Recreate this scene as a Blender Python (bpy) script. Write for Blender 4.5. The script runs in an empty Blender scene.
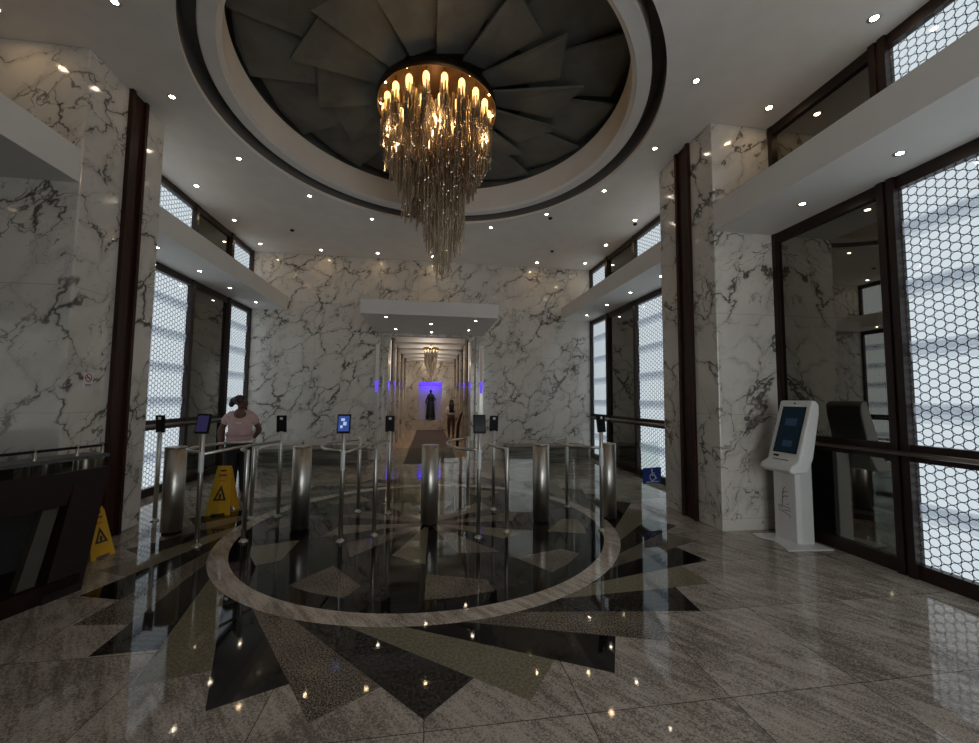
import bpy, bmesh, math, random
from mathutils import Vector, Matrix
random.seed(7)
PI = math.pi
sc = bpy.context.scene
COL = sc.collection
D = bpy.data
R = math.radians

# ------------------------------------------------------------------ node helpers
class NT:
    def __init__(s, name):
        s.m = D.materials.new(name); s.m.use_nodes = True
        s.t = s.m.node_tree; s.t.nodes.clear()
        s.out = s.t.nodes.new('ShaderNodeOutputMaterial')
    def n(s, typ, ins=None, **kw):
        nd = s.t.nodes.new(typ)
        for k, v in kw.items(): setattr(nd, k, v)
        for k, v in (ins or {}).items():
            if isinstance(v, bpy.types.NodeSocket): s.t.links.new(v, nd.inputs[k])
            else: nd.inputs[k].default_value = v
        return nd
    def math(s, op, a, b=0.0, c=None, clamp=False):
        ins = {0: a, 1: b}
        if c is not None: ins[2] = c
        return s.n('ShaderNodeMath', ins, operation=op, use_clamp=clamp).outputs[0]
    def vmath(s, op, a, b=(0, 0, 0)):
        return s.n('ShaderNodeVectorMath', {0: a, 1: b}, operation=op).outputs[0]
    def pos(s): return s.n('ShaderNodeNewGeometry').outputs['Position']
    def noise(s, vec, scale, detail=3, rough=.55, dist=0.0):
        nd = s.n('ShaderNodeTexNoise', {'Vector': vec, 'Scale': scale, 'Detail': detail, 'Roughness': rough, 'Distortion': dist})
        return nd
    def sstep(s, v, lo, hi, a=0.0, b=1.0):
        return s.n('ShaderNodeMapRange', {0: v, 1: lo, 2: hi, 3: a, 4: b}, interpolation_type='SMOOTHSTEP').outputs[0]
    def mix(s, f, a, b):
        nd = s.n('ShaderNodeMix', {0: f}, data_type='RGBA')
        for idx, v in ((6, a), (7, b)):
            if isinstance(v, bpy.types.NodeSocket): s.t.links.new(v, nd.inputs[idx])
            else: nd.inputs[idx].default_value = (*v, 1)
        return nd.outputs[2]
    def principled(s, color, rough=.5, metal=0.0, spec=.5, **kw):
        nd = s.n('ShaderNodeBsdfPrincipled', {'Metallic': metal, 'Specular IOR Level': spec})
        for key, v in (('Base Color', color), ('Roughness', rough)):
            if isinstance(v, bpy.types.NodeSocket): s.t.links.new(v, nd.inputs[key])
            else: nd.inputs[key].default_value = (*v, 1) if key == 'Base Color' else v
        for k, v in kw.items():
            k = k.replace('_', ' ')
            if isinstance(v, bpy.types.NodeSocket): s.t.links.new(v, nd.inputs[k])
            else: nd.inputs[k].default_value = v
        s.t.links.new(nd.outputs[0], s.out.inputs[0])
        return nd
    def surf(s, sock): s.t.links.new(sock, s.out.inputs[0])

M = {}
def simple(name, color, rough=.5, metal=0.0, spec=.5, vary=.0, scale=30, **kw):
    t = NT(name)
    if vary:
        f = t.noise(t.pos(), scale, 4).outputs[0]
        lo = tuple(c*(1-vary) for c in color); hi = tuple(min(1, c*(1+vary)) for c in color)
        t.principled(t.mix(t.sstep(f, .3, .7), lo, hi), rough, metal, spec, **kw)
    else: t.principled(color, rough, metal, spec, **kw)
    M[name] = t.m
    return t.m
def emit(name, color, strength):
    t = NT(name)
    t.surf(t.n('ShaderNodeEmission', {0: (*color, 1), 1: strength}).outputs[0])
    M[name] = t.m

# ------------------------------------------------------------------ materials
def marble(name, base, vein, off, seam=True, k=1.0):
    t = NT(name); p = t.pos()
    x = t.n('ShaderNodeSeparateXYZ', {0: p})
    u = t.math('ADD', x.outputs[0], x.outputs[1]); v = x.outputs[2]
    w = t.math('MULTIPLY', t.math('SUBTRACT', x.outputs[0], x.outputs[1]), .5)
    ca, sa = math.cos(R(33)), math.sin(R(33))
    a = t.math('ADD', t.math('MULTIPLY', u, ca), t.math('MULTIPLY', v, sa))
    b = t.math('SUBTRACT', t.math('MULTIPLY', v, ca), t.math('MULTIPLY', u, sa))
    st = t.n('ShaderNodeCombineXYZ', {0: t.math('MULTIPLY', a, .62), 1: b, 2: w}).outputs[0]
    p0 = t.vmath('ADD', st, off)
    def warp(vec, sc_, amt):
        c = t.noise(vec, sc_, 4, .6).outputs['Color']
        return t.vmath('ADD', vec, t.vmath('MULTIPLY', t.vmath('SUBTRACT', c, (.5, .5, .5)), (amt, amt, amt)))
    q = warp(p0, 1.5, .75)
    q = warp(q, 6.0, .16)
    def line(sc_, lo, hi, wl, wh, wsc, shift):
        d = t.n('ShaderNodeTexVoronoi', {'Vector': t.vmath('ADD', q, shift), 'Scale': sc_, 'Randomness': 1.0}, feature='DISTANCE_TO_EDGE').outputs[0]
        wid = t.sstep(t.noise(t.vmath('ADD', p0, shift), wsc, 4, .6).outputs[0], lo, hi, wl, wh)
        return d, t.math('SUBTRACT', 1.0, t.n('ShaderNodeMapRange', {0: d, 1: 0.0, 2: wid, 3: 0.0, 4: 1.0}, interpolation_type='SMOOTHSTEP').outputs[0])
    d1, l1 = line(1.55*k, .40, .70, .004, .085, 2.2, (0, 0, 0))
    m1 = t.sstep(t.noise(p0, 1.3, 3).outputs[0], .34, .50)
    d2, l2 = line(3.6*k, .42, .72, .004, .10, 3.5, (5, 2, 9))
    m2 = t.sstep(t.noise(t.vmath('ADD', p0, (7, 3, 1)), 1.2, 3).outputs[0], .43, .56)
    v1 = t.math('MULTIPLY', l1, t.math('ADD', t.math('MULTIPLY', m1, .82), .08))
    v2 = t.math('MULTIPLY', l2, t.math('MULTIPLY', m2, .72))
    tot = t.math('MAXIMUM', v1, v2, clamp=True)
    halo = t.math('MULTIPLY', t.math('SUBTRACT', 1.0, t.sstep(d1, 0.0, .16)), t.math('MULTIPLY', m1, .30))
    cloud = t.sstep(t.noise(q, 1.6, 4).outputs[0], .42, .75, 0, .55)
    col = t.mix(cloud, base, tuple(c*.80 for c in base))
    col = t.mix(halo, col, tuple(c*.42 for c in base))
    col = t.mix(tot, col, vein)
    if seam:
        def sl(co, pitch, o, wdt):
            f = t.math('ABSOLUTE', t.math('SUBTRACT', t.math('FRACT', t.math('DIVIDE', t.math('SUBTRACT', co, o-pitch*.5), pitch)), .5))
            return t.math('LESS_THAN', f, wdt)
        sm = t.math('MAXIMUM', sl(v, 1.27, .15, .0022), sl(u, 2.54, .0, .0010))
        col = t.mix(t.math('MULTIPLY', sm, .5), col, (.12, .11, .10))
    t.principled(col, .12, 0, .5)
    M[name] = t.m
marble('marble_white', (.71, .665, .60), (.050, .040, .032), (0, 0, 0), True, 1.35)
marble('marble_warm', (.52, .45, .37), (.06, .038, .025), (3, 1, 5), False, 1.3)
def plinth_mat():
    t = NT('marble_plinth'); p = t.pos()
    q = t.vmath('MULTIPLY', p, (.6, .6, 9.0))
    f = t.noise(q, 1.7, 6, .6, .6).outputs[0]
    col = t.mix(t.sstep(f, .35, .68), (.05, .042, .034), (.27, .235, .195))
    t.principled(col, .2); M['marble_plinth'] = t.m
plinth_mat()

def granite(name, c0, c1, scale, rough=.04, spec=.32, lo=.4, hi=.62):
    t = NT(name); p = t.pos()
    f = t.noise(p, scale, 3, .7).outputs[0]
    g = t.noise(p, 2.2, 3).outputs[0]
    f = t.math('ADD', f, t.math('MULTIPLY', t.math('SUBTRACT', g, .5), .18))
    t.principled(t.mix(t.sstep(f, lo, hi), c0, c1), rough, 0, spec)
    M[name] = t.m
granite('granite_black', (.0035, .003, .003), (.013, .010, .010), 90)
granite('granite_dark', (.013, .011, .009), (.052, .044, .036), 45)
granite('granite_olive', (.155, .132, .084), (.265, .23, .158), 55)
granite('granite_speckle', (.036, .029, .022), (.33, .27, .205), 95, lo=.44, hi=.6)

def granite_beige(name, grid, gain=1.0):
    t = NT(name); p = t.pos()
    x = t.n('ShaderNodeSeparateXYZ', {0: p})
    u = t.math('DIVIDE', x.outputs[0], .818); v = t.math('DIVIDE', t.math('SUBTRACT', x.outputs[1], 2.05), .828)
    if grid:
        cell = t.n('ShaderNodeCombineXYZ', {0: t.math('FLOOR', u), 1: t.math('FLOOR', v), 2: 0.0}).outputs[0]
        wn = t.n('ShaderNodeTexWhiteNoise', {0: cell}, noise_dimensions='3D')
        p2 = t.vmath('ADD', p, t.vmath('MULTIPLY', wn.outputs['Color'], (9, 9, 9)))
    else: p2 = p
    rot = t.n('ShaderNodeVectorRotate', {'Vector': p2, 'Angle': .93}, rotation_type='Z_AXIS').outputs[0]
    st = t.vmath('MULTIPLY', rot, (1.2, 8.0, 1.0))
    a = t.noise(st, 2.4, 6, .7, .3).outputs[0]
    b = t.noise(p2, 95, 3, .7).outputs[0]
    c = t.noise(p2, 1.7, 4, .6).outputs[0]
    f = t.math('ADD', t.math('MULTIPLY', a, .36), t.math('ADD', t.math('MULTIPLY', b, .48), t.math('MULTIPLY', c, .26)))
    col = t.mix(t.sstep(f, .46, .62), tuple(gain*c for c in (.175, .142, .115)), tuple(gain*c for c in (.54, .465, .395)))
    if grid:
        col = t.mix(t.math('MULTIPLY', wn.outputs['Value'], .16), col, (.16, .14, .12))
        def line(q, w):
            d = t.math('ABSOLUTE', t.math('SUBTRACT', t.math('FRACT', t.math('ADD', q, .5)), .5))
            return t.math('LESS_THAN', d, w)
        ln = t.math('MAXIMUM', line(u, .0032), line(v, .0032))
        col = t.mix(t.math('MULTIPLY', ln, .85), col, (.03, .025, .02))
    t.principled(col, .045, 0, .42)
    M[name] = t.m
granite_beige('granite_beige', True)
granite_beige('granite_ring', False, 1.25)

def wood():
    t = NT('wood_mahogany'); p = t.pos()
    q = t.vmath('MULTIPLY', p, (14, 14, .8))
    f = t.noise(q, 3, 4, .6, .5).outputs[0]
    t.principled(t.mix(t.sstep(f, .35, .65), (.014, .0048, .0028), (.044, .0135, .0078)), .42, 0, .3)
    M['wood_mahogany'] = t.m
wood()
def brushed():
    t = NT('brushed_steel'); p = t.pos()
    q = t.vmath('MULTIPLY', p, (60, 60, .3))
    f = t.noise(q, 4, 3).outputs[0]
    t.principled((.58, .55, .50), t.sstep(f, .3, .7, .32, .40), 1.0)
    M['brushed_steel'] = t.m
brushed()
simple('frame_bronze', (.020, .0095, .007), .38, 0, .35, vary=.2)
simple('rail_bronze', (.30, .235, .19), .3, 1.0)
simple('ceiling_paint', (.82, .775, .725), .75, vary=.03, scale=3)
simple('soffit_paint', (.78, .75, .71), .75, vary=.02, scale=3)
simple('leaf_grey', (.13, .13, .115), .6, 0, .3, vary=.2, scale=2)
simple('black_plastic', (.006, .006, .006), .5, 0, .2, vary=.1)
simple('reveal_grey', (.16, .145, .13), .8, vary=.05)
simple('dark_bronze', (.075, .045, .025), .4, 1.0, vary=.1)
simple('screen_grey', (.018, .019, .020), .2, 0, .3, vary=.15)
simple('kiosk_white', (.72, .72, .70), .35, vary=.02)
simple('kiosk_line', (.22, .22, .22), .5, vary=.05)
simple('sign_yellow', (.62, .33, .012), .45, vary=.06, scale=8)
simple('sign_print', (.03, .015, .008), .5, vary=.1)
simple('sign_red', (.35, .03, .015), .5, vary=.1)
simple('sign_white', (.75, .75, .75), .5, vary=.02)
simple('sign_blue', (.012, .035, .22), .4, vary=.05)
simple('mat_brown', (.075, .05, .038), .95, vary=.3, scale=60)
simple('corridor_floor', (.42, .29, .19), .18, vary=.15, scale=5)
simple('dark_wall', (.02, .018, .017), .8, vary=.2)
simple('skin', (.13, .062, .040), .5, vary=.08)
simple('hair', (.012, .008, .007), .45, vary=.2, scale=80)
simple('shirt_pink', (.60, .41, .39), .9, vary=.08, scale=25)
simple('shirt_white', (.80, .76, .72), .9, vary=.06, scale=25)
simple('trouser_dark', (.012, .010, .011), .85, vary=.2)
simple('trouser_brown', (.10, .05, .04), .85, vary=.15)
simple('shoe', (.015, .013, .012), .5, vary=.1)
simple('wood_shaded', (.011, .0032, .0024), .45, 0, .25, vary=.4, scale=9)  # mahogany again, darkened to carry the shade where the desk stands
simple('desk_metal', (.10, .10, .095), .4, .5, vary=.1)
simple('olive_panel', (.035, .030, .018), .35, vary=.2, scale=6)
simple('pale_metal', (.55, .55, .53), .35, .6, vary=.05)
simple('statue_black', (.006, .006, .010), .4, vary=.1)
simple('niche_white', (.55, .55, .60), .7, vary=.03)
simple('brass', (.45, .29, .10), .25, 1.0, vary=.1)
simple('bar_frost', (.7, .74, .78), .6, vary=.02)
emit('lamp_warm', (1.0, .70, .40), 75)
emit('lamp_cool', (1.0, .84, .64), 46)
emit('bulb_gold', (1.0, .56, .18), 2.6)
emit('lamp_gold', (1.0, .62, .25), 14)
emit('daylight', (.85, .94, 1.0), .66)
emit('screen_blue', (.08, .15, .55), .35)
emit('screen_violet', (.10, .085, .25), .16)
emit('screen_icon', (.55, .70, 1.0), .6)
emit('screen_kiosk', (.010, .020, .026), .30)
emit('screen_photo', (.02, .035, .055), .4)
emit('led_violet', (.06, .02, 1.0), 3)
emit('glow_violet', (.20, .12, 1.0), .6)  # emission standing in for the violet reflection in the wall strips
emit('glow_pale', (1.0, .86, .72), .12)
emit('cove_white', (1.0, .93, .86), .5)

def translucent(name, col):
    t = NT(name)
    a = t.n('ShaderNodeBsdfTranslucent', {0: (*col, 1)}).outputs[0]
    b = t.n('ShaderNodeBsdfDiffuse', {0: (*col, 1)}).outputs[0]
    c = t.n('ShaderNodeBsdfTransparent', {0: (.97, .98, 1, 1)}).outputs[0]
    d = t.n('ShaderNodeMixShader', {0: .3, 1: a, 2: b}).outputs[0]
    t.surf(t.n('ShaderNodeMixShader', {0: .74, 1: d, 2: c}).outputs[0]); M[name] = t.m
translucent('frosted_bar', (.86, .86, .86))

def lattice():
    # glass film printed with a net of dark rings; the openings are clear
    t = NT('lattice_glass'); p = t.pos()
    x = t.n('ShaderNodeSeparateXYZ', {0: p})
    P = .080
    uu = t.math('ADD', x.outputs[0], x.outputs[1]); vv = x.outputs[2]
    def cell(ou, ov):
        a = t.math('SUBTRACT', t.math('FRACT', t.math('ADD', t.math('DIVIDE', uu, P*1.7320508), ou)), .5)
        b = t.math('SUBTRACT', t.math('FRACT', t.math('ADD', t.math('DIVIDE', vv, P), ov)), .5)
        a = t.math('MULTIPLY', a, 1.7320508)
        return t.math('SQRT', t.math('ADD', t.math('MULTIPLY', a, a), t.math('MULTIPLY', b, b)))
    d = t.math('MINIMUM', cell(0.0, 0.0), cell(.5, .5))
    ring = t.math('LESS_THAN', t.math('ABSOLUTE', t.math('SUBTRACT', d, .478)), .040)
    dk = t.n('ShaderNodeBsdfDiffuse', {0: (.10, .105, .11, 1)}).outputs[0]
    cl = t.n('ShaderNodeBsdfTransparent', {0: (.93, .95, .96, 1)}).outputs[0]
    gl = t.n('ShaderNodeBsdfGlossy', {0: (1, 1, 1, 1), 'Roughness': .03}).outputs[0]
    base = t.n('ShaderNodeMixShader', {0: ring, 1: cl, 2: dk}).outputs[0]
    t.surf(t.n('ShaderNodeMixShader', {0: .04, 1: base, 2: gl}).outputs[0])
    M['lattice_glass'] = t.m
lattice()
def dark_glass():
    t = NT('dark_glass')
    d = t.n('ShaderNodeBsdfDiffuse', {0: (.012, .011, .010, 1)}).outputs[0]
    g = t.n('ShaderNodeBsdfGlossy', {0: (.50, .48, .42, 1), 'Roughness': .015}).outputs[0]
    lw = t.n('ShaderNodeLayerWeight', {0: .35}).outputs['Fresnel']
    f = t.math('ADD', t.math('MULTIPLY', lw, .55), .42, clamp=True)
    t.surf(t.n('ShaderNodeMixShader', {0: f, 1: d, 2: g}).outputs[0]); M['dark_glass'] = t.m
dark_glass()
def clear_glass():
    t = NT('clear_glass')
    tr = t.n('ShaderNodeBsdfTransparent', {0: (.90, .93, .91, 1)}).outputs[0]
    g = t.n('ShaderNodeBsdfGlossy', {0: (1, 1, 1, 1), 'Roughness': .01}).outputs[0]
    fc = t.n('ShaderNodeLayerWeight', {0: .5}).outputs['Facing']
    fr = t.math('ADD', t.math('MULTIPLY', t.math('POWER', fc, 5.0), .7), .035)
    t.surf(t.n('ShaderNodeMixShader', {0: fr, 1: tr, 2: g}).outputs[0]); M['clear_glass'] = t.m
clear_glass()
def crystal():
    t = NT('crystal')
    tr = t.n('ShaderNodeBsdfTranslucent', {0: (.86, .78, .68, 1)}).outputs[0]
    g = t.n('ShaderNodeBsdfGlossy', {0: (.95, .84, .70, 1), 'Roughness': .2}).outputs[0]
    tp = t.n('ShaderNodeBsdfTransparent', {0: (.95, .9, .84, 1)}).outputs[0]
    a = t.n('ShaderNodeMixShader', {0: .52, 1: tr, 2: g}).outputs[0]
    t.surf(t.n('ShaderNodeMixShader', {0: .22, 1: a, 2: tp}).outputs[0]); M['crystal'] = t.m
crystal()

# ------------------------------------------------------------------ mesh helpers
class MB:
    """collects shapes into one mesh"""
    def __init__(s): s.bm = bmesh.new(); s.mats = []; s.cur = 0
    def mat(s, name):
        if name not in s.mats: s.mats.append(name)
        s.cur = s.mats.index(name); return s
    def face(s, pts):
        vs = [s.bm.verts.new(p) for p in pts]
        f = s.bm.faces.new(vs); f.material_index = s.cur; return f
    def hull(s, bot, top):
        """prism between two loops with the same number of points"""
        n = len(bot)
        b = [s.bm.verts.new(p) for p in bot]; t = [s.bm.verts.new(p) for p in top]
        fs = [s.bm.faces.new(b[::-1]), s.bm.faces.new(t)]
        for i in range(n):
            fs.append(s.bm.faces.new((b[i], b[(i+1) % n], t[(i+1) % n], t[i])))
        for f in fs: f.material_index = s.cur
        return s
    def box(s, x0, x1, y0, y1, z0, z1):
        x0, x1 = sorted((x0, x1)); y0, y1 = sorted((y0, y1)); z0, z1 = sorted((z0, z1))
        q = [(x0, y0), (x1, y0), (x1, y1), (x0, y1)]
        return s.hull([(*p, z0) for p in q], [(*p, z1) for p in q])
    def rbox(s, x0, x1, y0, y1, z0, z1, r, seg=3):
        """box with rounded vertical edges"""
        pts = []
        for cx, cy, a0 in ((x1-r, y1-r, 0), (x0+r, y1-r, 90), (x0+r, y0+r, 180), (x1-r, y0+r, 270)):
            for k in range(seg+1):
                a = R(a0+90*k/seg); pts.append((cx+r*math.cos(a), cy+r*math.sin(a)))
        return s.hull([(*p, z0) for p in pts], [(*p, z1) for p in pts])
    def lathe(s, prof, c=(0, 0), seg=24, cap=True):
        rings = []
        for r, z in prof:
            rings.append([s.bm.verts.new((c[0]+r*math.cos(2*PI*k/seg), c[1]+r*math.sin(2*PI*k/seg), z)) for k in range(seg)])
        for a, b in zip(rings, rings[1:]):
            for k in range(seg):
                f = s.bm.faces.new((a[k], a[(k+1) % seg], b[(k+1) % seg], b[k])); f.material_index = s.cur; f.smooth = True
        if cap:
            for rg, fl in ((rings[0], True), (rings[-1], False)):
                f = s.bm.faces.new(rg[::-1] if fl else rg); f.material_index = s.cur
        return s
    def tube(s, path, r, seg=8, caps=True):
        pts = [Vector(p) for p in path]; rr = r if isinstance(r, (list, tuple)) else [r]*len(pts)
        up = None; rings = []
        for i, p in enumerate(pts):
            t = (pts[min(i+1, len(pts)-1)]-pts[max(i-1, 0)]).normalized()
            if up is None:
                up = t.cross(Vector((0, 0, 1)))
                if up.length < .01: up = t.cross(Vector((0, 1, 0)))
                up.normalize()
            else:
                up = (up - t*up.dot(t)).normalized()
            w = t.cross(up)
            rings.append([s.bm.verts.new(p+(up*math.cos(2*PI*k/seg)+w*math.sin(2*PI*k/seg))*rr[i]) for k in range(seg)])
        for a, b in zip(rings, rings[1:]):
            for k in range(seg):
                f = s.bm.faces.new((a[k], a[(k+1) % seg], b[(k+1) % seg], b[k])); f.material_index = s.cur; f.smooth = True
        if caps:
            for rg, fl in ((rings[0], True), (rings[-1], False)):
                f = s.bm.faces.new(rg[::-1] if fl else rg); f.material_index = s.cur
        return s
    def ball(s, c, rx, ry=None, rz=None, seg=14):
        ry = ry or rx; rz = rz or rx
        bmesh.ops.create_uvsphere(s.bm, u_segments=seg, v_segments=seg//2+2, radius=1,
            matrix=Matrix.Translation(c) @ Matrix.Diagonal((rx, ry, rz, 1)))
        for f in s.bm.faces:
            if f.material_index == 0 and s.cur: pass
        return s
    def build(s, name, mat=None, parent=None, smooth=False, bevel=0.0, loc=None):
        if mat: s.mats = [mat] if len(s.mats) <= 1 else s.mats
        bmesh.ops.recalc_face_normals(s.bm, faces=s.bm.faces)
        me = D.meshes.new(name); s.bm.to_mesh(me); s.bm.free()
        for m in s.mats: me.materials.append(M[m])
        if smooth:
            for p in me.polygons: p.use_smooth = True
        o = D.objects.new(name, me); COL.objects.link(o)
        if parent: o.parent = parent
        if loc is not None: o.location = loc
        if bevel:
            b = o.modifiers.new('bevel', 'BEVEL'); b.width = bevel; b.segments = 2; b.limit_method = 'ANGLE'
        return o
def tag(o, label=None, cat=None, group=None, kind=None):
    if label: o['label'] = label
    if cat: o['category'] = cat
    if group: o['group'] = group
    if kind: o['kind'] = kind
    return o
def empty(name, loc=(0, 0, 0), rz=0):
    o = D.objects.new(name, None); COL.objects.link(o); o.location = loc; o.rotation_euler = (0, 0, rz)
    o.empty_display_size = .1
    return o
def thing(name, label, cat, loc=(0, 0, 0), rz=0, group=None):
    return tag(empty(name, loc, rz), label, cat, group)
def struct(mb, name, mat=None, parent=None, **kw):
    o = mb.build(name, mat, parent, **kw)
    if not parent: o['kind'] = 'structure'
    return o
def copy_tree(o, parent=None):
    c = o.copy(); COL.objects.link(c); c.parent = parent
    for ch in list(o.children): copy_tree(ch, c)
    return c

# ------------------------------------------------------------------ dimensions (metres); camera at the origin, room axis +Y
CX, CY = 0.02, 5.28        # centre of floor star and dome
CEIL = 5.2
XW, XP = 4.4, 3.55        # window plane, pillar front
YB, Y0 = 10.5, -2.6       # back wall, entrance wall
CAN0, CAN1 = 3.75, 4.09   # canopy underside and top
PY0, PY1 = 4.5, 5.69      # pillar

# ------------------------------------------------------------------ floor with inlaid star
def P(r, deg, z=0.0): return (CX+r*math.cos(R(deg)), CY+r*math.sin(R(deg)), z)
fl = MB().mat('granite_beige')
fl.box(-4.7, 4.7, Y0-.2, YB+.2, -.12, 0)
WM = ['granite_black', 'granite_speckle', 'granite_dark', 'granite_olive']
ANG = {}
for k in range(-8, 13): ANG[k % 36] = -110.8+(10.2 if k > 0 else 10.0)*k
for k in range(13, 28): ANG[k] = ANG[12]+(k-12)*(360-202.4)/16
for k in range(36):
    th = ANG[k]; nx = ANG[(k+1) % 36]
    fl.mat(WM[k % 4])
    z = .0006
    A = Vector(P(2.25, nx-29, z)); B = Vector(P(3.155, nx, z)); lo, hi = 0.0, 1.0
    for _ in range(40):
        m_ = (lo+hi)/2; q_ = A.lerp(B, m_)
        if math.hypot(q_.x-CX, q_.y-CY) < 2.905: lo = m_
        else: hi = m_
    fl.face([P(2.25, th-29, z), P(3.155, th, z), tuple(A.lerp(B, lo)), tuple(A)])
def annulus(mb, r0, r1, z, seg=144, c=(CX, CY)):
    for k in range(seg):
        a, b = 2*PI*k/seg, 2*PI*(k+1)/seg
        mb.face([(c[0]+r0*math.cos(a), c[1]+r0*math.sin(a), z), (c[0]+r1*math.cos(a), c[1]+r1*math.sin(a), z),
                 (c[0]+r1*math.cos(b), c[1]+r1*math.sin(b), z), (c[0]+r0*math.cos(b), c[1]+r0*math.sin(b), z)])
fl.mat('granite_ring'); annulus(fl, 2.15, 2.325, .0009)
fl.mat('granite_black'); annulus(fl, 1.97, 2.15, .0009)
fl.mat('granite_dark')
fl.face([P(1.972, 2.5*k, .0009) for k in range(144)])
for k in range(10):
    th = -127+36*k
    fl.mat('granite_black'); fl.face([P(1.3, th-16, .0011), P(1.49, th, .0011), P(1.965, th, .0011), P(1.965, th-9, .0011)])
    fl.mat('granite_speckle' if k % 2 == 0 or k == 1 else 'granite_olive')
    fl.face([P(1.49, th, .0012), P(1.75, th+18, .0012), P(1.962, th+17, .0012), P(1.965, th+8, .0012), P(1.962, th, .0012)])
    th = -110+36*k
    fl.mat('granite_olive' if k % 2 == 0 else 'granite_speckle')
    fl.face([P(0.0, 0, .0012), P(1.08, th, .0012), P(1.285, th+18.5, .0012)])
    fl.mat('granite_black'); fl.face([P(0.0, 0, .0011), P(1.285, th+18.5, .0011), P(1.08, th+36, .0011)])
struct(fl, 'floor')

# ------------------------------------------------------------------ ceiling with the round dome
ce = MB().mat('ceiling_paint')
N = 128; RO = 2.84
DCX = .07
def PD(r, deg, z=0.0): return (DCX+r*math.cos(R(deg)), CY+r*math.sin(R(deg)), z)
def rect_pt(a):
    x0, x1, y0, y1 = -4.7, 4.7, Y0-.2, YB+.2
    c, s = math.cos(a), math.sin(a); t = 1e9
    if c > 1e-9: t = min(t, (x1-DCX)/c)
    if c < -1e-9: t = min(t, (x0-DCX)/c)
    if s > 1e-9: t = min(t, (y1-CY)/s)
    if s < -1e-9: t = min(t, (y0-CY)/s)
    return (DCX+c*t, CY+s*t)
angs = [2*PI*k/N for k in range(N)]
for cxr, cyr in ((-4.7, Y0-.2), (4.7, Y0-.2), (4.7, YB+.2), (-4.7, YB+.2)):
    angs.append(math.atan2(cyr-CY, cxr-DCX) % (2*PI))
angs = sorted(set(angs)); n = len(angs)
for i in range(n):
    a, b = angs[i], angs[(i+1) % n]
    ce.face([(DCX+RO*math.cos(a), CY+RO*math.sin(a), CEIL), (*rect_pt(a), CEIL), (*rect_pt(b), CEIL), (DCX+RO*math.cos(b), CY+RO*math.sin(b), CEIL)])
def wall_ring(mb, prof, seg=128):
    rings = [[mb.bm.verts.new((DCX+r*math.cos(2*PI*k/seg), CY+r*math.sin(2*PI*k/seg), z)) for k in range(seg)] for r, z in prof]
    for A, B in zip(rings, rings[1:]):
        for k in range(seg):
            f = mb.bm.faces.new((A[k], A[(k+1) % seg], B[(k+1) % seg], B[k])); f.material_index = mb.cur
wall_ring(ce, [(RO, CEIL), (RO, CEIL+.05)])
ce.mat('reveal_grey'); wall_ring(ce, [(RO, CEIL+.05), (RO, CEIL+.34), (2.66, CEIL+.34)])
ce.mat('leaf_grey'); wall_ring(ce, [(2.66, CEIL+.34), (2.66, 6.0), (.02, 6.0)])
ceiling = struct(ce, 'ceiling')
rg = MB().mat('soffit_paint')
wall_ring(rg, [(2.69, CEIL+.36), (2.69, 5.31), (2.675, 5.295), (2.53, 5.295), (2.515, 5.31), (2.48, 5.33), (2.48, 5.74), (2.50, 5.74)])
struct(rg, 'trim_1')
roof = MB().mat('dark_wall'); roof.box(-4.7, 4.7, Y0-.2, YB+.2, 6.2, 6.3)
struct(roof, 'ceiling_slab')
# leaf shaped panels fanned around the chandelier, each lapping over the next
def plate(pts, th, name):
    m = MB().mat('leaf_grey'); m.hull(pts, [(x, y, z+th) for x, y, z in pts])
    return m.build(name, None, ceiling)
for k in range(14):
    th = 360/14*k+8
    j = random.uniform(-.12, .12)
    plate([PD(.72, th, 5.70), PD(1.86+j, th+3, 5.70), PD(1.62+j*.5, th+27, 5.80), PD(.72, th+29, 5.80)], .035, 'leaf_panel')
for k in range(14):
    th = 360/14*k+20
    j = random.uniform(-.1, .06)
    plate([PD(1.25, th, 5.79), PD(2.475, th+2+j*20, 5.79), PD(2.475, th+13, 5.84), PD(2.42+j*.5, th+27, 5.88), PD(1.25, th+30, 5.88)], .035, 'leaf_panel')

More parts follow.
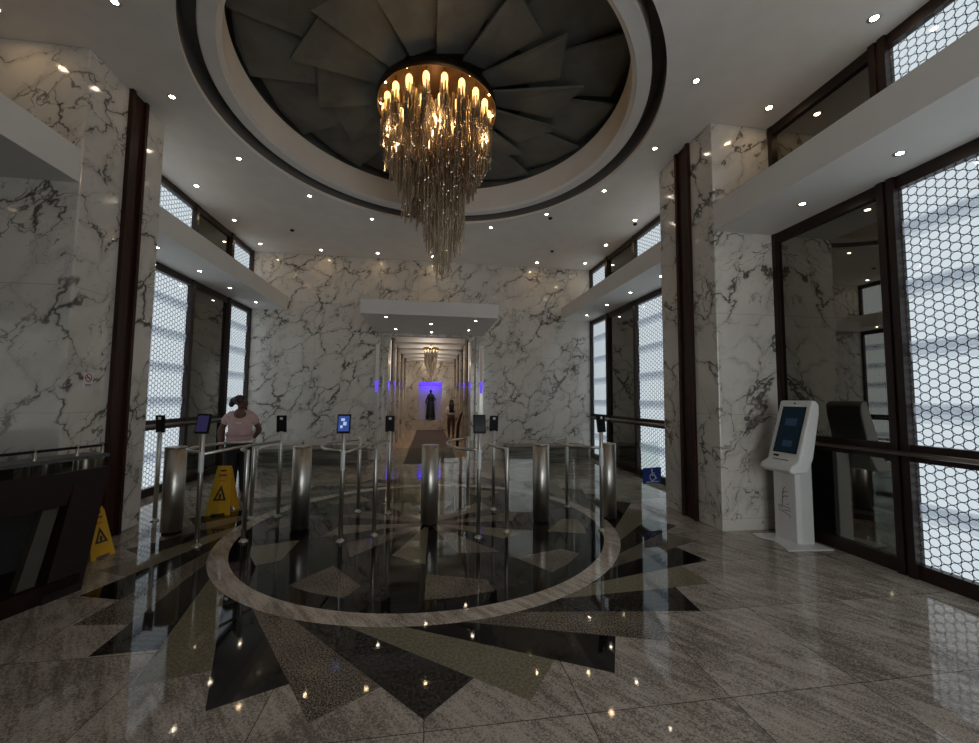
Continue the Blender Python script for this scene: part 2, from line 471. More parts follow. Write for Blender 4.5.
# ------------------------------------------------------------------ walls
wb = MB().mat('marble_white')
wb.box(-4.7, -1.2, YB, YB+.25, 0, CEIL+.05).box(1.2, 4.7, YB, YB+.25, 0, CEIL+.05).box(-1.2, 1.2, YB, YB+.25, 3.2, CEIL+.05)
wall_back = struct(wb, 'wall_back')
for side, (x0, x1) in (('left', (-3.80, -1.40)), ('right', (1.95, 4.02))):
    p = MB().mat('marble_plinth').rbox(x0, x1, 9.74, YB, 0, .405, .05)
    struct(p, 'baseboard_back_'+side)
wf = MB().mat('marble_white'); wf.box(-4.7, -3.3, Y0-.2, Y0, 0, CEIL+.05).box(3.3, 4.7, Y0-.2, Y0, 0, CEIL+.05).box(-3.3, 3.3, Y0-.2, Y0, 3.6, CEIL+.05)
struct(wf, 'wall_front')
tr = [1]
for sgn, side in ((1, 'right'), (-1, 'left')):
    w = MB().mat('dark_wall'); w.box(sgn*4.62, sgn*4.78, Y0-.2, YB+.2, 0, CEIL+.05)
    wall = struct(w, 'wall_'+side)
    p = MB().mat('marble_white').box(sgn*XP, sgn*4.62, PY0, PY1, 0, CEIL)
    pil = struct(p, 'pillar', None, wall, bevel=.012)
    s0, s1 = (4.93, 5.23) if sgn > 0 else (5.05, 5.32)
    p = MB().mat('wood_mahogany').box(sgn*(XP-.045), sgn*XP, s0, s0+.045, 0, CEIL).box(sgn*(XP-.045), sgn*XP, s1-.045, s1, 0, CEIL).box(sgn*(XP-.015), sgn*XP, s0+.045, s1-.045, 0, CEIL)
    p.build('wood_strip', None, wall)
    for y0, y1 in ((Y0, PY0-.002), (PY1+.002, YB-.002)):
        c = MB().mat('soffit_paint').box(sgn*XP, sgn*4.62, y0, y1, CAN0, CAN1)
        tr[0] += 1
        struct(c, 'trim_%d' % tr[0])

# ------------------------------------------------------------------ windows
wn = [0]
def window(sgn, y0, y1, panes):
    """panes: (ya, yb, kind); a lower light with rail and a clerestory light above the canopy"""
    wn[0] += 1
    root = empty('window_%d' % wn[0], (sgn*XW, y0, 0)); root['kind'] = 'structure'
    root.matrix_world = Matrix.Translation((sgn*XW, y0, 0))
    def X(d): return sgn*d - sgn*XW        # local x
    fr = MB().mat('frame_bronze')
    f0, f1 = X(4.385), X(4.50)
    for z0, z1 in ((0, .13), (1.045, 1.20), (3.63, CAN0), (CAN1, CAN1+.08), (5.08, CEIL)):
        fr.box(f0, f1, 0, y1-y0, z0, z1)
    ys = sorted({y0, y1} | {a for a, b, k in panes} | {b for a, b, k in panes})
    edges = [(y0, panes[0][0])]+[(panes[i][1], panes[i+1][0]) for i in range(len(panes)-1)]+[(panes[-1][1], y1)]
    for a, b in edges:
        if b-a < .005: continue
        for z0, z1 in ((0, CAN0), (CAN1, CEIL)):
            fr.box(X(4.375), f1, a-y0, b-y0, z0, z1)
            if b-a > .1:   # a double mullion shows a groove
                fr.box(X(4.355), X(4.375), a-y0, a-y0+(b-a)*.4, z0, z1); fr.box(X(4.355), X(4.375), b-y0-(b-a)*.4, b-y0, z0, z1)
    fr.build('window_frame', None, root)
    rl = MB().mat('rail_bronze'); rl.tube([(X(4.27), .03, 1.125), (X(4.27), y1-y0-.03, 1.125)], .022, 10)
    yy = .25
    while yy < y1-y0-.1:
        rl.tube([(X(4.27), yy, 1.125), (X(4.33), yy, 1.125)], .012, 6); yy += 1.15
    rl.build('handrail', None, root)
    for a, b, k in panes:
        for z0, z1 in ((.13, 1.045), (1.20, 3.63), (CAN1+.08, 5.08)):
            if k == 'dark':
                g = MB().mat('dark_glass').box(X(4.42), X(4.43), a-y0, b-y0, z0, z1)
                g.build('dark_pane', None, root)
            else:
                g = MB().mat('lattice_glass'); g.face([(X(4.42), a-y0, z0), (X(4.42), b-y0, z0), (X(4.42), b-y0, z1), (X(4.42), a-y0, z1)])
                g.build('lattice_pane', None, root)
    for a, b, k in panes:
        if k != 'dark':
            g = MB().mat('daylight').box(X(4.46), X(4.47), a-y0-.01, b-y0+.01, .10, 3.66).box(X(4.46), X(4.47), a-y0-.01, b-y0+.01, CAN1+.02, 5.12)
            g.build('daylight_pane', None, root)
            br = MB().mat('frosted_bar')
            for z in (.62, 1.52, 2.1, 2.68, 3.25):
                br.box(X(4.432), X(4.433), a-y0-.01, b-y0+.01, z-.035, z+.035).box(X(4.438), X(4.439), a-y0-.01, b-y0+.01, z-.075, z+.065).box(X(4.444), X(4.445), a-y0-.01, b-y0+.01, z-.12, z+.055)
            br.build('frosted_band', None, root)
far = [(PY1+.06, 8.02, 'lat'), (8.12, 9.36, 'dark'), (9.46, YB-.06, 'lat')]
near = [(Y0+.06, -.55, 'dark'), (-.45, .72, 'lat'), (.82, 3.10, 'lat'), (3.25, PY0-.06, 'dark')]
near = [(Y0+.06, -.55, 'lat'), (-.45, .72, 'dark'), (.82, 3.10, 'lat'), (3.25, PY0-.06, 'dark')]
window(1, PY1, YB, far); window(-1, PY1, YB, far)
window(1, Y0, PY0, near)
window(-1, Y0, PY0, [(a, b, 'dark') for a, b, c in near])
# entrance glazing behind the photographer
root = empty('door_1', (0, Y0, 0)); root['kind'] = 'structure'
fr = MB().mat('frame_bronze')
DX = [-3.3, -2.0, -.7, .7, 2.0, 3.2]
for x in DX: fr.box(x, x+.1, -.12, .02, 0, 3.6)
for z in (0, 2.3, 3.5): fr.box(-3.3, 3.3, -.12, .02, z, z+.1)
fr.build('door_frame', None, root)
for xa, xb in zip(DX, DX[1:]):
    for z0, z1 in ((.1, 2.3), (2.4, 3.5)):
        g = MB().mat('clear_glass'); g.face([(xa+.1, -.05, z0), (xb, -.05, z0), (xb, -.05, z1), (xa+.1, -.05, z1)])
        g.build('glass_pane', None, root)
emit('street_light', (.94, .96, 1.0), 3.8)
g = MB().mat('street_light').box(.2, 3.3, -.19, -.18, .4, 3.6)
g.build('daylight_pane', None, root)

# ------------------------------------------------------------------ corridor beyond the back wall
YE = 20.2
cw = {}
for sgn, side in ((-1, 'left'), (1, 'right')):
    w = MB().mat('marble_warm'); w.box(sgn*1.2, sgn*1.4, YB+.25, YE, 0, 3.75)
    wall = struct(w, 'wall_corridor_'+side)
    for i in range(5):
        y = 10.75+1.95*i
        p = MB().mat('marble_warm' if i else 'marble_white').box(sgn*1.09, sgn*1.2, y, y+.55, 0, 3.45)
        p.build('pilaster', None, wall)
        f = MB().mat('frame_bronze').box(sgn*1.14, sgn*1.2, y+.62, y+.70, 2.0, 3.4).box(sgn*1.14, sgn*1.2, y+1.70, y+1.78, 2.0, 3.4).box(sgn*1.14, sgn*1.2, y+.62, y+1.78, 2.0, 2.08).box(sgn*1.14, sgn*1.2, y+.62, y+1.78, 3.32, 3.4)
        f = f.build('light_panel_frame', None, wall)
        g = MB().mat('cove_white').box(sgn*1.18, sgn*1.199, y+.70, y+1.70, 2.08, 3.32)
        g.build('light_panel', None, f)
w = MB().mat('marble_warm')
NX0, NX1, NZ0, NZ1 = -.55, .60, .50, 2.36
w.box(-1.4, NX0, YE, YE+.5, 0, 3.75).box(NX1, 1.4, YE, YE+.5, 0, 3.75).box(NX0, NX1, YE, YE+.5, 0, NZ0).box(NX0, NX1, YE, YE+.5, NZ1, 3.75)
we = struct(w, 'wall_corridor_end')
g = MB().mat('niche_white').box(NX0, NX1, YE+.44, YE+.46, NZ0, NZ1); g.build('niche_back', None, we)
g = MB().mat('led_violet').box(NX0+.02, NX1-.02, YE+.34, YE+.40, NZ1-.10, NZ1-.01); g.build('niche_light', None, we)
cf = MB().mat('corridor_floor').box(-1.4, 1.4, YB+.2, YE+.3, -.12, 0)
struct(cf, 'floor_corridor')
cc = MB().mat('soffit_paint').box(-1.4, 1.4, YB+.25, YE+.3, 3.62, 3.75)
cc = struct(cc, 'ceiling_corridor')
for i in range(6):
    y = 11.3+1.55*i
    b = MB().mat('soffit_paint').box(-1.2, 1.2, y, y+.55, 3.36, 3.62); b.build('ceiling_beam', None, cc)
    b = MB().mat('cove_white').lathe([(.06, 3.60), (.06, 3.62)], (0, y+1.02), 16); b.build('lamp_lens', None, cc)
cn = MB().mat('soffit_paint').box(-1.39, 1.39, 8.12, YB-.002, 3.26, 3.55)
struct(cn, 'trim_8')

# ------------------------------------------------------------------ recessed downlights
proto = {}
def downlight(x, y, z, label, group, warm=True, r=.031):
    key = (warm, r)
    if key not in proto:
        t = thing('downlight', label, 'ceiling light', (x, y, z), 0, group)
        rg_ = MB().mat('pale_metal').lathe([(r+.004, -.004), (r+.022, -.004), (r+.024, 0.0)], seg=20, cap=False); rg_.build('trim_ring', None, t)
        d = MB().mat('lamp_warm' if warm else 'lamp_cool').lathe([(r, -.003), (r, -.001)], seg=16); d.build('lens', None, t)
        proto[key] = t
    else:
        t = copy_tree(proto[key]); t.location = (x, y, z); tag(t, label, 'ceiling light', group)
    return t
ORD = ['first', 'second', 'third', 'fourth', 'fifth', 'sixth', 'seventh']
for side, sx in (('left', -1), ('right', 1)):
    for i, y in enumerate((9.95, 8.67, 7.33, 6.2)):
        downlight(sx*4.03, y, CEIL, f'warm recessed downlight by the {side} far clerestory window, {ORD[i]} from the back wall', 'downlights in the main ceiling')
    for i, y in enumerate((4.15, 2.97)):
        downlight(sx*4.08, y, CEIL, f'warm recessed downlight by the {side} near clerestory window, {ORD[i]} from the pillar', 'downlights in the main ceiling')
    for i, (x, y) in enumerate(((1.22, 8.15), (2.2, 7.37), (2.93, 6.35), (3.14, 5.12), (2.92, 3.91))):
        downlight(sx*x, y, CEIL, f'recessed downlight curving round the dome on the {side}, {ORD[i]} counted from the back', 'downlights round the dome', False, .026)
for x, nm in ((-2.70, 'far left'), (-1.35, 'left of centre'), (.02, 'central'), (2.76, 'far right')):
    downlight(x, 10.12, CEIL, f'warm recessed downlight washing the marble back wall, {nm} of that row', 'downlights along the back wall')
for side, sx in (('left', -1), ('right', 1)):
    for i, y in enumerate((9.72, 8.53, 7.45, 6.35)):
        downlight(sx*3.97, y, CAN0, f'small downlight under the far {side} canopy, {ORD[i]} from the back wall', 'downlights under the window canopies', False, .026)
    for i, y in enumerate((3.70, 2.78)):
        downlight(sx*4.0, y, CAN0, f'small downlight under the near {side} canopy, {ORD[i]} from the marble pillar', 'downlights under the window canopies', False, .026)
for x, y, nm in ((-.92, 8.42, 'front left'), (0, 9.05, 'front centre'), (.95, 8.48, 'front right'), (-.85, 9.9, 'rear left'), (0.02, 10.2, 'rear centre'), (.92, 9.7, 'rear right')):
    downlight(x, y, 3.26, f'tiny downlight under the corridor canopy, {nm}', 'downlights under the corridor canopy', False, .026)
for i, (x, y) in enumerate(((2.32, 7.51), (4.12, 7.49), (2.9, 9.24), (-3.01, 8.99))):
    lab = ['small dark sprinkler head on the ceiling right of the chandelier', 'small dark sprinkler head beside the right far clerestory', 'small dark sprinkler head near the back wall on the right', 'small dark sprinkler head on the left ceiling'][i]
    s = MB().mat('black_plastic').lathe([(.045, CEIL+.004), (.045, CEIL-.008), (.016, CEIL-.012), (.016, CEIL-.022), (.028, CEIL-.025), (.028, CEIL-.028)], (x, y), 12)
    tag(s.build('ceiling_sprinkler', None), lab, 'sprinkler', 'sprinkler heads on the ceiling')

# ------------------------------------------------------------------ chandelier
ch = thing('chandelier', 'large round crystal chandelier with golden lights and a spiral of long strands under the dome', 'chandelier', (CX+.02, CY+.02, 5.45))
b = MB().mat('dark_bronze').lathe([(.05, .55), (.05, .22), (.70, .20), (.80, .17), (.81, .05), (.795, .05), (.78, .13)], seg=64, cap=False)
b.lathe([(.78, .13), (.02, .13)], seg=64, cap=False)
b.build('ceiling_plate', None, ch)
for k in range(12):
    a = 2*PI*k/12
    s = MB().mat('lamp_gold').ball((0.76*math.cos(a), .76*math.sin(a), .10), .014, seg=8); s.build('rim_bulb', None, ch)
def strand_mesh(bm_, x, y, ztop, length, r=.011, pitch=.034):
    pitch *= 4.6; ph = random.random()*PI; nb = int(length/pitch); ztop -= random.random()*pitch
    for i in range(nb):
        z = ztop-pitch*(i+.5); h = pitch*.49; rot = ph+(i % 2)*PI/4
        top = bm_.verts.new((x, y, z+h)); bot = bm_.verts.new((x, y, z-h))
        ra, rb = [[bm_.verts.new((x+r*math.cos(rot+PI/2*q), y+r*math.sin(rot+PI/2*q), z+dz)) for q in range(4)] for dz in (h*.82, -h*.82)]
        for q in range(4):
            w_ = (q+1) % 4
            bm_.faces.new((ra[q], ra[w_], top)); bm_.faces.new((rb[w_], rb[q], bot)); bm_.faces.new((rb[q], rb[w_], ra[w_], ra[q]))
# wrapped crystal columns with a glowing domed lamp at the top
def column(L):
    c = MB().mat('crystal')
    for q in range(9):
        a = 2*PI*q/9; strand_mesh(c.bm, .046*math.cos(a), .046*math.sin(a), -.05, L*random.uniform(.86, 1.0), .013, .036)
    for q in range(5):
        a = 2*PI*q/5; strand_mesh(c.bm, .026*math.cos(a), .026*math.sin(a), -.01, L*.8, .013, .036)
    return c
cols = []
for k in range(20):
    a = 2*PI*k/20+.1; cols.append((.70*math.cos(a), .70*math.sin(a), .0))
for k in range(14):
    a = 2*PI*k/14+.3; cols.append((.50*math.cos(a), .50*math.sin(a), -.10))
for k in range(6):
    a = 2*PI*k/6+.5; cols.append((.26*math.cos(a), .26*math.sin(a), -.20))
cm = {}
for x, y, dz in cols:
    rr = math.hypot(x, y)
    L = .62 if rr > .6 else (.95 if rr > .4 else 1.0)
    L += .09*math.sin(3*math.atan2(y, x)+1)
    L = round(L, 1)
    if L not in cm:
        o = column(L).build('crystal_column', None, ch); cm[L] = o
    else:
        o = cm[L].copy(); COL.objects.link(o); o.parent = ch
    o.location = (x, y, dz)
    bl = MB().mat('bulb_gold').lathe([(.006, .055), (.026, .045), (.040, .02), (.042, -.03), (.036, -.10), (.02, -.14)], seg=12); bl.build('bulb', None, o)
    bl2 = MB().mat('brass').tube([(0, 0, .03), (0, 0, .14-dz)], .006, 6); bl2.build('hanger', None, o)
# long strands, stepping down in a spiral: longest just right of the centre
st = []
for i in range(1500):
    r = .43*math.sqrt(random.random()); a = random.uniform(0, 2*PI)
    x, y = r*math.cos(a)-.03, r*math.sin(a)
    if all((x-p[0])**2+(y-p[1])**2 > .036**2 for p in st): st.append((x, y))
st = st[:330]
def sl(x, y):
    if x < -.16: L = 1.52
    elif x < -.03: L = 1.75+random.uniform(-.05, .05)
    elif x < .20: L = 2.12
    else: L = 1.55 if y < 0 else 1.9
    return L-.1+random.uniform(-.06, .06)
order = sorted(st, key=lambda p: p[1])
rest = MB().mat('crystal')
for i, (x, y) in enumerate(order):
    L = sl(x, y)
    if i < 100:
        s = MB().mat('crystal'); strand_mesh(s.bm, 0, 0, 0, L, .0105, .040)
        s.build('crystal_strand', None, ch, loc=(x, y, -.02))
    else: strand_mesh(rest.bm, x, y, -.02, L, .0105, .040)
o = rest.build('crystal_strands', None, ch); o['kind'] = 'stuff'
# shorter outer fringe
fr = MB().mat('crystal')
for i in range(260):
    a = random.uniform(0, 2*PI); r = random.uniform(.5, .74)
    strand_mesh(fr.bm, r*math.cos(a), r*math.sin(a), -.1, (.50 if r > .62 else .78)+random.uniform(-.05, .1), .0115, .038)
o = fr.build('crystal_fringe', None, ch); o['kind'] = 'stuff'
for x, y, z, e in ((.0, -.38, 5.20, 5), (.36, .2, 5.20, 5), (-.36, .2, 5.20, 5), (.0, -.70, 4.95, 3.6), (.60, -.36, 4.98, 3.6), (-.60, -.36, 4.98, 3.6)):
    ld = D.lights.new('chandelier_light', 'POINT'); ld.energy = e; ld.color = (1, .66, .34); ld.shadow_soft_size = .05
    lo = D.objects.new('chandelier_light', ld); COL.objects.link(lo); lo.parent = ch; lo.location = (x, y, z-5.45)

# ------------------------------------------------------------------ bollards with glass wings
BL = [(-2.95, 5.27), (-1.53, 5.24), (.02, 5.21), (1.47, 5.19), (2.41, 5.21)]
BN = ['leftmost thick steel bollard beside the far left window and the wet floor sign', 'thick steel bollard second from the left, left of the blue-screened reader',
      'thick steel bollard at the centre of the floor star', 'thick steel bollard between the dark-screened reader and the right end reader', 'rightmost thick steel bollard behind the right end reader post']
for i, (x, y) in enumerate(BL):
    t = thing('bollard', BN[i], 'bollard', (x, y, 0), 0, 'steel bollards of the entrance gates')
    r = .107
    MB().mat('brushed_steel').lathe([(r, .035), (r, .985)], seg=36).build('body', None, t)
    MB().mat('black_plastic').lathe([(r-.012, 0), (r-.012, .035)], seg=32).build('base_ring', None, t)
    MB().mat('brushed_steel').lathe([(r+.003, .985), (r+.003, .992), (r-.004, 1.0), (.01, 1.0)], seg=36).build('cap', None, t)
    for s in (-1, 1):
        if (i == 0 and s == -1): continue
        a = (.10 if i != 3 else .35) * s
        w_ = .34 if i != 3 else .42
        if i == 4 and s == 1: continue
        if i == 3 and s == -1: a, w_ = -.1, .34
        ca, sa = math.cos(a), math.sin(a)
        g = MB().mat('clear_glass'); d = s
        p0 = (d*(r+.01)*ca, abs(0)+.0); q0 = (d*.114*ca, .114*abs(sa)); q1 = (d*(.135+w_)*ca, (.135+w_)*abs(sa))
        n_ = Vector((-(q1[1]-q0[1]), q1[0]-q0[0])).normalized()*.005
        quad = [(q0[0]-n_.x, q0[1]-n_.y), (q1[0]-n_.x, q1[1]-n_.y), (q1[0]+n_.x, q1[1]+n_.y), (q0[0]+n_.x, q0[1]+n_.y)]
        g.hull([(*q, .12) for q in quad], [(*q, .96) for q in quad]).build('glass_wing', None, t)

# ------------------------------------------------------------------ barrier units: posts, curved rails, card readers
def arc_path(p0, p1, bulge, z, nseg=14):
    a, b = Vector((*p0, z)), Vector((*p1, z)); m = (a+b)/2; h = (b-a)/2
    return [m - h*math.cos(PI*k/nseg) + Vector((bulge, 0, 0))*math.sin(PI*k/nseg) for k in range(nseg+1)]
def post(t, x, y, h, white=False):
    o = MB().mat('brushed_steel').lathe([(.024, .01), (.024, h-.006), (.018, h)], seg=16).build('post', None, t, loc=(x, y, 0))
    MB().mat('brushed_steel').lathe([(.046, 0), (.046, .012), (.040, .018), (.028, .024), (.025, .04)], seg=20).build('flange', None, o)
    if white:
        c = MB().mat('sign_white').lathe([(.0245, .78), (.0255, .785), (.0255, .995), (.0245, 1.0)], seg=16, cap=False); c.build('sticker_sleeve', None, o)
    return o
def reader(t, x, y, screen, rz, tilt=R(12), w=.145, h=.225, stem=1.10):
    rd = MB().mat('black_plastic').rbox(-w/2, w/2, -.012, .012, -h/2, h/2, .006)
    o = rd.build('card_reader', None, t, bevel=.004)
    o.location = (x, y, stem+h/2); o.rotation_euler = (-tilt, 0, rz)
    if screen:
        s = MB().mat(screen).box(-w/2+.014, w/2-.014, -.0155, -.0145, -h/2+.022, h/2-.020); s.build('screen', None, o)
        if screen == 'screen_blue':
            for (a, b, c, d) in ((-.03, .01, .03, .06), (-.005, .03, -.02, .02), (-.035, -.01, -.05, -.02)):
                MB().mat('screen_icon').box(a, b, -.0165, -.0156, c, d).build('screen_icon', None, o)
        b = MB().mat('black_plastic').box(-.03, .03, .014, .04, -.06, .03); b.build('mount', None, o)
    else:
        s = MB().mat('sign_white').box(-.018, .018, -.0165, -.0155, h/2-.055, h/2-.022); s.build('white_label', None, o)
        b = MB().mat('black_plastic').box(-.035, .035, -.016, -.012, -.09, .04); b.build('back_plate', None, o)
    return o
RAILZ = 1.0
def unit(label, F, f, b, B, scr, tip, name='gate_barrier'):
    base = F
    t = thing(name, label, 'barrier', (F[0], F[1], 0), 0, 'railed barriers with card readers')
    L = lambda p: (p[0]-base[0], p[1]-base[1])
    post(t, *L(F), 1.20, True); post(t, *L(b), 1.04)
    reader(t, *L(F), scr, 0 if F[0] > -2 else R(-6), h=.215, stem=1.19)
    pa = arc_path(L(F), L(b), -.34, RAILZ)
    MB().mat('brushed_steel').tube([(p.x, p.y, p.z) for p in pa], .017, 10).build('curved_rail', None, t)
    if f:
        post(t, *L(f), 1.0); post(t, *L(B), 1.13)
        reader(t, *L(B), None, R(4), tilt=R(-6), w=.125, stem=1.12)
        MB().mat('brushed_steel').tube([(*L(F), RAILZ-.03), ((L(F)[0]+L(B)[0])/2, (L(F)[1]+L(B)[1])/2, RAILZ-.005), (*L(B), RAILZ)], .018, 10).build('straight_rail', None, t)
        mid = (L(F)[0]*.45+L(B)[0]*.55, L(F)[1]*.45+L(B)[1]*.55)
        MB().mat('brushed_steel').tube([(*L(f), RAILZ-.02), (L(f)[0]-.10, L(f)[1]+.10, RAILZ-.005), (*mid, RAILZ)], .018, 10).build('link_rail', None, t)
    return t
unit('steel railed barrier whose violet-lit reader stands left of the woman in pink', (-2.42, 4.77), (-2.0, 4.86), (-2.28, 5.74), (-1.97, 5.79), 'screen_violet', 0)
unit('steel railed barrier with the bright blue reader screen, left of the central bollard', (-.95, 4.73), (-.61, 4.88), (-.96, 5.9), (-.54, 5.76), 'screen_blue', 0)
unit('steel railed barrier with the dark grey reader screen, right of the central bollard', (.58, 4.66), (.94, 4.82), (.57, 5.93), (.93, 5.78), 'screen_grey', 0)
t = unit('two-post steel barrier in front of the rightmost bollard, with a reader seen edge-on', (2.1, 4.72), None, (2.04, 5.8), None, None, 0)
for o in t.children:
    if o.name.startswith('card_reader'): o.rotation_euler = (R(-6), 0, R(28))
t = thing('reader_post', 'lone dark reader on a post before the far left lattice window', 'card reader', (-3.45, 5.8, 0), 0)
post(t, 0, 0, 1.13); o = reader(t, 0, 0, None, R(-5), tilt=R(-4), w=.11, stem=1.12)
# accessible glass gate with its blue sign
t = thing('glass_gate', 'clear glass gate panel between the rightmost bollard and the right pillar', 'gate', (2.56, 5.50, 0), 0)
def gq(s0, s1, z0, z1, th=.005, off=0.0):
    dx, dy = .97, .22; l = math.hypot(dx, dy); ux, uy = dx/l, dy/l; nx, ny = -uy*th, ux*th
    ox, oy = uy*off, -ux*off
    q = [(ux*s0-nx+ox, uy*s0-ny+oy), (ux*s1-nx+ox, uy*s1-ny+oy), (ux*s1+nx+ox, uy*s1+ny+oy), (ux*s0+nx+ox, uy*s0+ny+oy)]
    return [(*p, z0) for p in q], [(*p, z1) for p in q]
MB().mat('clear_glass').hull(*gq(.02, .92, .12, .96)).build('glass_panel', None, t)
MB().mat('brushed_steel').hull(*gq(-.02, .02, 0, .98, .02)).build('hinge_post', None, t)
MB().mat('brushed_steel').hull(*gq(.0, .06, .3, .36, .012)).hull(*gq(0, .06, .72, .78, .012)).build('hinge', None, t)
sg = MB().mat('sign_blue').box(-.175, .165, -.006, .004, -.115, .115)
sign = sg.build('accessibility_sign', None, None); tag(sign, 'blue and white wheelchair access sign on the glass by the right pillar', 'sign')
sign.location = (3.315, 5.648, .465); sign.rotation_euler = (0, 0, R(12.8))
ic = MB().mat('sign_white')
def disc(mb, x, z, r, y=-.0075, seg=14): mb.hull([(x+r*math.cos(2*PI*k/seg), y, z+r*math.sin(2*PI*k/seg)) for k in range(seg)], [(x+r*math.cos(2*PI*k/seg), y+.0015, z+r*math.sin(2*PI*k/seg)) for k in range(seg)])
disc(ic, -.012, .082, .014)
def stroke(mb, pts, w, y=-.0075):
    for (x0, z0), (x1, z1) in zip(pts, pts[1:]):
        d = Vector((x1-x0, z1-z0)); l = d.length; d.normalize(); nx, nz = -d.y*w/2, d.x*w/2
        e = d*w*.3
        q = [(x0-e.x+nx, z0-e.y+nz), (x1+e.x+nx, z1+e.y+nz), (x1+e.x-nx, z1+e.y-nz), (x0-e.x-nx, z0-e.y-nz)]
        mb.hull([(a, y, b_) for a, b_ in q], [(a, y+.0015, b_) for a, b_ in q])
stroke(ic, [(-.012, .065), (-.008, .005), (.042, .002), (.060, -.045), (.078, -.040)], .015)
stroke(ic, [(-.010, .035), (.035, .033)], .012)
stroke(ic, [(.002+.052*math.cos(a), -.022+.052*math.sin(a)) for a in [R(125+i*20) for i in range(13)]], .013)
ic.build('wheelchair_symbol', None, sign)
tx = MB().mat('sign_white')
for a, b in ((-.12, -.05), (-.04, .03), (.04, .12)): tx.box(a, b, -.0075, -.006, -.098, -.088)
tx.build('caption_line', None, sign)

# ------------------------------------------------------------------ yellow floor signs (A-frames)
def floor_sign(label, loc, rz, s):
    t = thing('wet_floor_sign', label, 'floor sign', loc, rz, 'yellow wet floor signs')
    H = .62*s; W = .15*s; Wt = .085*s; Dp = .15*s; th = .012
    for sg_ in (-1, 1):
        def pt(u, v, off=0.0):   # u across -1..1, v up 0..1
            w_ = W+(Wt-W)*v
            return (u*w_, sg_*(Dp*(1-v)+.008+off), H*v)
        m = MB().mat('sign_yellow')
        outline = [(-1, 0), (-.62, 0), (-.55, .05), (.55, .05), (.62, 0), (1, 0), (1, .96), (.8, 1), (-.8, 1), (-1, .96)]
        m.hull([pt(u, v, 0) for u, v in outline], [pt(u, v, th) for u, v in outline])
        o = m.build('sign_panel', None, t)
        d = MB().mat('sign_red')
        e = .0145
        for v0, v1, w_ in ((.80, .845, .5), (.70, .715, .35)):
            d.hull([pt(-w_, v0, th), pt(w_, v0, th), pt(w_, v1, th), pt(-w_, v1, th)], [pt(-w_, v0, e), pt(w_, v0, e), pt(w_, v1, e), pt(-w_, v1, e)])
        d.build('warning_words', None, o)
        d = MB().mat('sign_print')
        tri = [(-.62, .30), (.62, .30), (0, .62)]
        inn = [(-.36, .335), (.36, .335), (0, .52)]
        for i in range(3):
            j = (i+1) % 3
            d.hull([pt(*tri[i], th), pt(*tri[j], th), pt(*inn[j], th), pt(*inn[i], th)], [pt(*tri[i], e), pt(*tri[j], e), pt(*inn[j], e), pt(*inn[i], e)])
        d.hull([pt(-.14, .34, th), pt(.10, .34, th), pt(.14, .43, th), pt(-.06, .45, th)], [pt(-.14, .34, e), pt(.10, .34, e), pt(.14, .43, e), pt(-.06, .45, e)])
        d.build('warning_triangle', None, o)
        hd = MB().mat('sign_print'); hd.hull([pt(-.4, .90, th), pt(.4, .90, th), pt(.4, .94, th), pt(-.4, .94, th)], [pt(-.4, .90, e), pt(.4, .90, e), pt(.4, .94, e), pt(-.4, .94, e)]); hd.build('grip_slot', None, o)
    MB().mat('sign_yellow').tube([(-Wt, 0, H), (Wt, 0, H)], .012, 8).build('hinge', None, t)
    return t
floor_sign('yellow wet floor sign standing open behind the leftmost bollard, before the woman in pink', (-2.80, 6.12, 0), R(4), 1.0)
floor_sign('yellow floor sign seen edge-on beside the dark reception desk', (-3.29, 4.62, 0), R(75), .75)

# ------------------------------------------------------------------ kiosk
k = thing('self_service_kiosk', 'white self service kiosk with a tilted dark touch screen beside the right window', 'kiosk', (4.10, 4.06, 0), 0)
def K(x, y): return (x-4.10, y-4.06)
prof = [(3.80, 3.83), (4.32, 3.82), (4.32, 4.36), (4.02, 4.40), (3.86, 4.30), (3.86, 4.12), (3.78, 4.0)]
prof = [(3.79, 3.84), (4.31, 3.80), (4.32, 4.36), (3.84, 4.38), (3.83, 4.28), (3.90, 4.16), (3.86, 4.0)]
MB().mat('kiosk_white').hull([(*K(*p), 0) for p in prof], [(*K(*p), .012) for p in prof]).build('base_plate', None, k, bevel=.003)
cp = [(4.055, 3.99), (4.10, 3.965), (4.25, 3.965), (4.27, 4.0), (4.27, 4.28), (4.06, 4.28)]
col = MB().mat('kiosk_white').hull([(*K(*p), .012) for p in cp], [(*K(*p), 1.12) for p in cp]).build('column', None, k, bevel=.006)
# emblem: sail arcs over wave lines
em = MB().mat('kiosk_line')
def kst(pts, w):
    x = 4.055-4.10-.0015
    for (y0, z0), (y1, z1) in zip(pts, pts[1:]):
        d = Vector((y1-y0, z1-z0)); d.normalize(); ny, nz = -d.y*w/2, d.x*w/2
        q = [(y0+ny, z0+nz), (y1+ny, z1+nz), (y1-ny, z1-nz), (y0-ny, z0-nz)]
        em.hull([(x+.003*0, a-4.06, b_) for a, b_ in q], [(x+.0018, a-4.06, b_) for a, b_ in q])
def kz(pts, w): kst([(4.205-(a-124)*.00100, .62-(b-99)*.00101) for a, b in pts], w)
kz([(165, 330), (168, 270), (172, 220), (178, 165), (195, 125), (212, 112)], .008)
kz([(172, 190), (200, 165), (238, 160)], .010); kz([(168, 240), (195, 215), (245, 208)], .011); kz([(222, 302), (250, 290)], .009)
kz([(108, 330), (190, 328), (268, 340)], .008); kz([(112, 350), (165, 350)], .008)
kz([(175, 375), (225, 370), (270, 365)], .008); kz([(115, 380), (190, 395), (240, 412), (272, 435)], .008)
em.build('emblem', None, col)
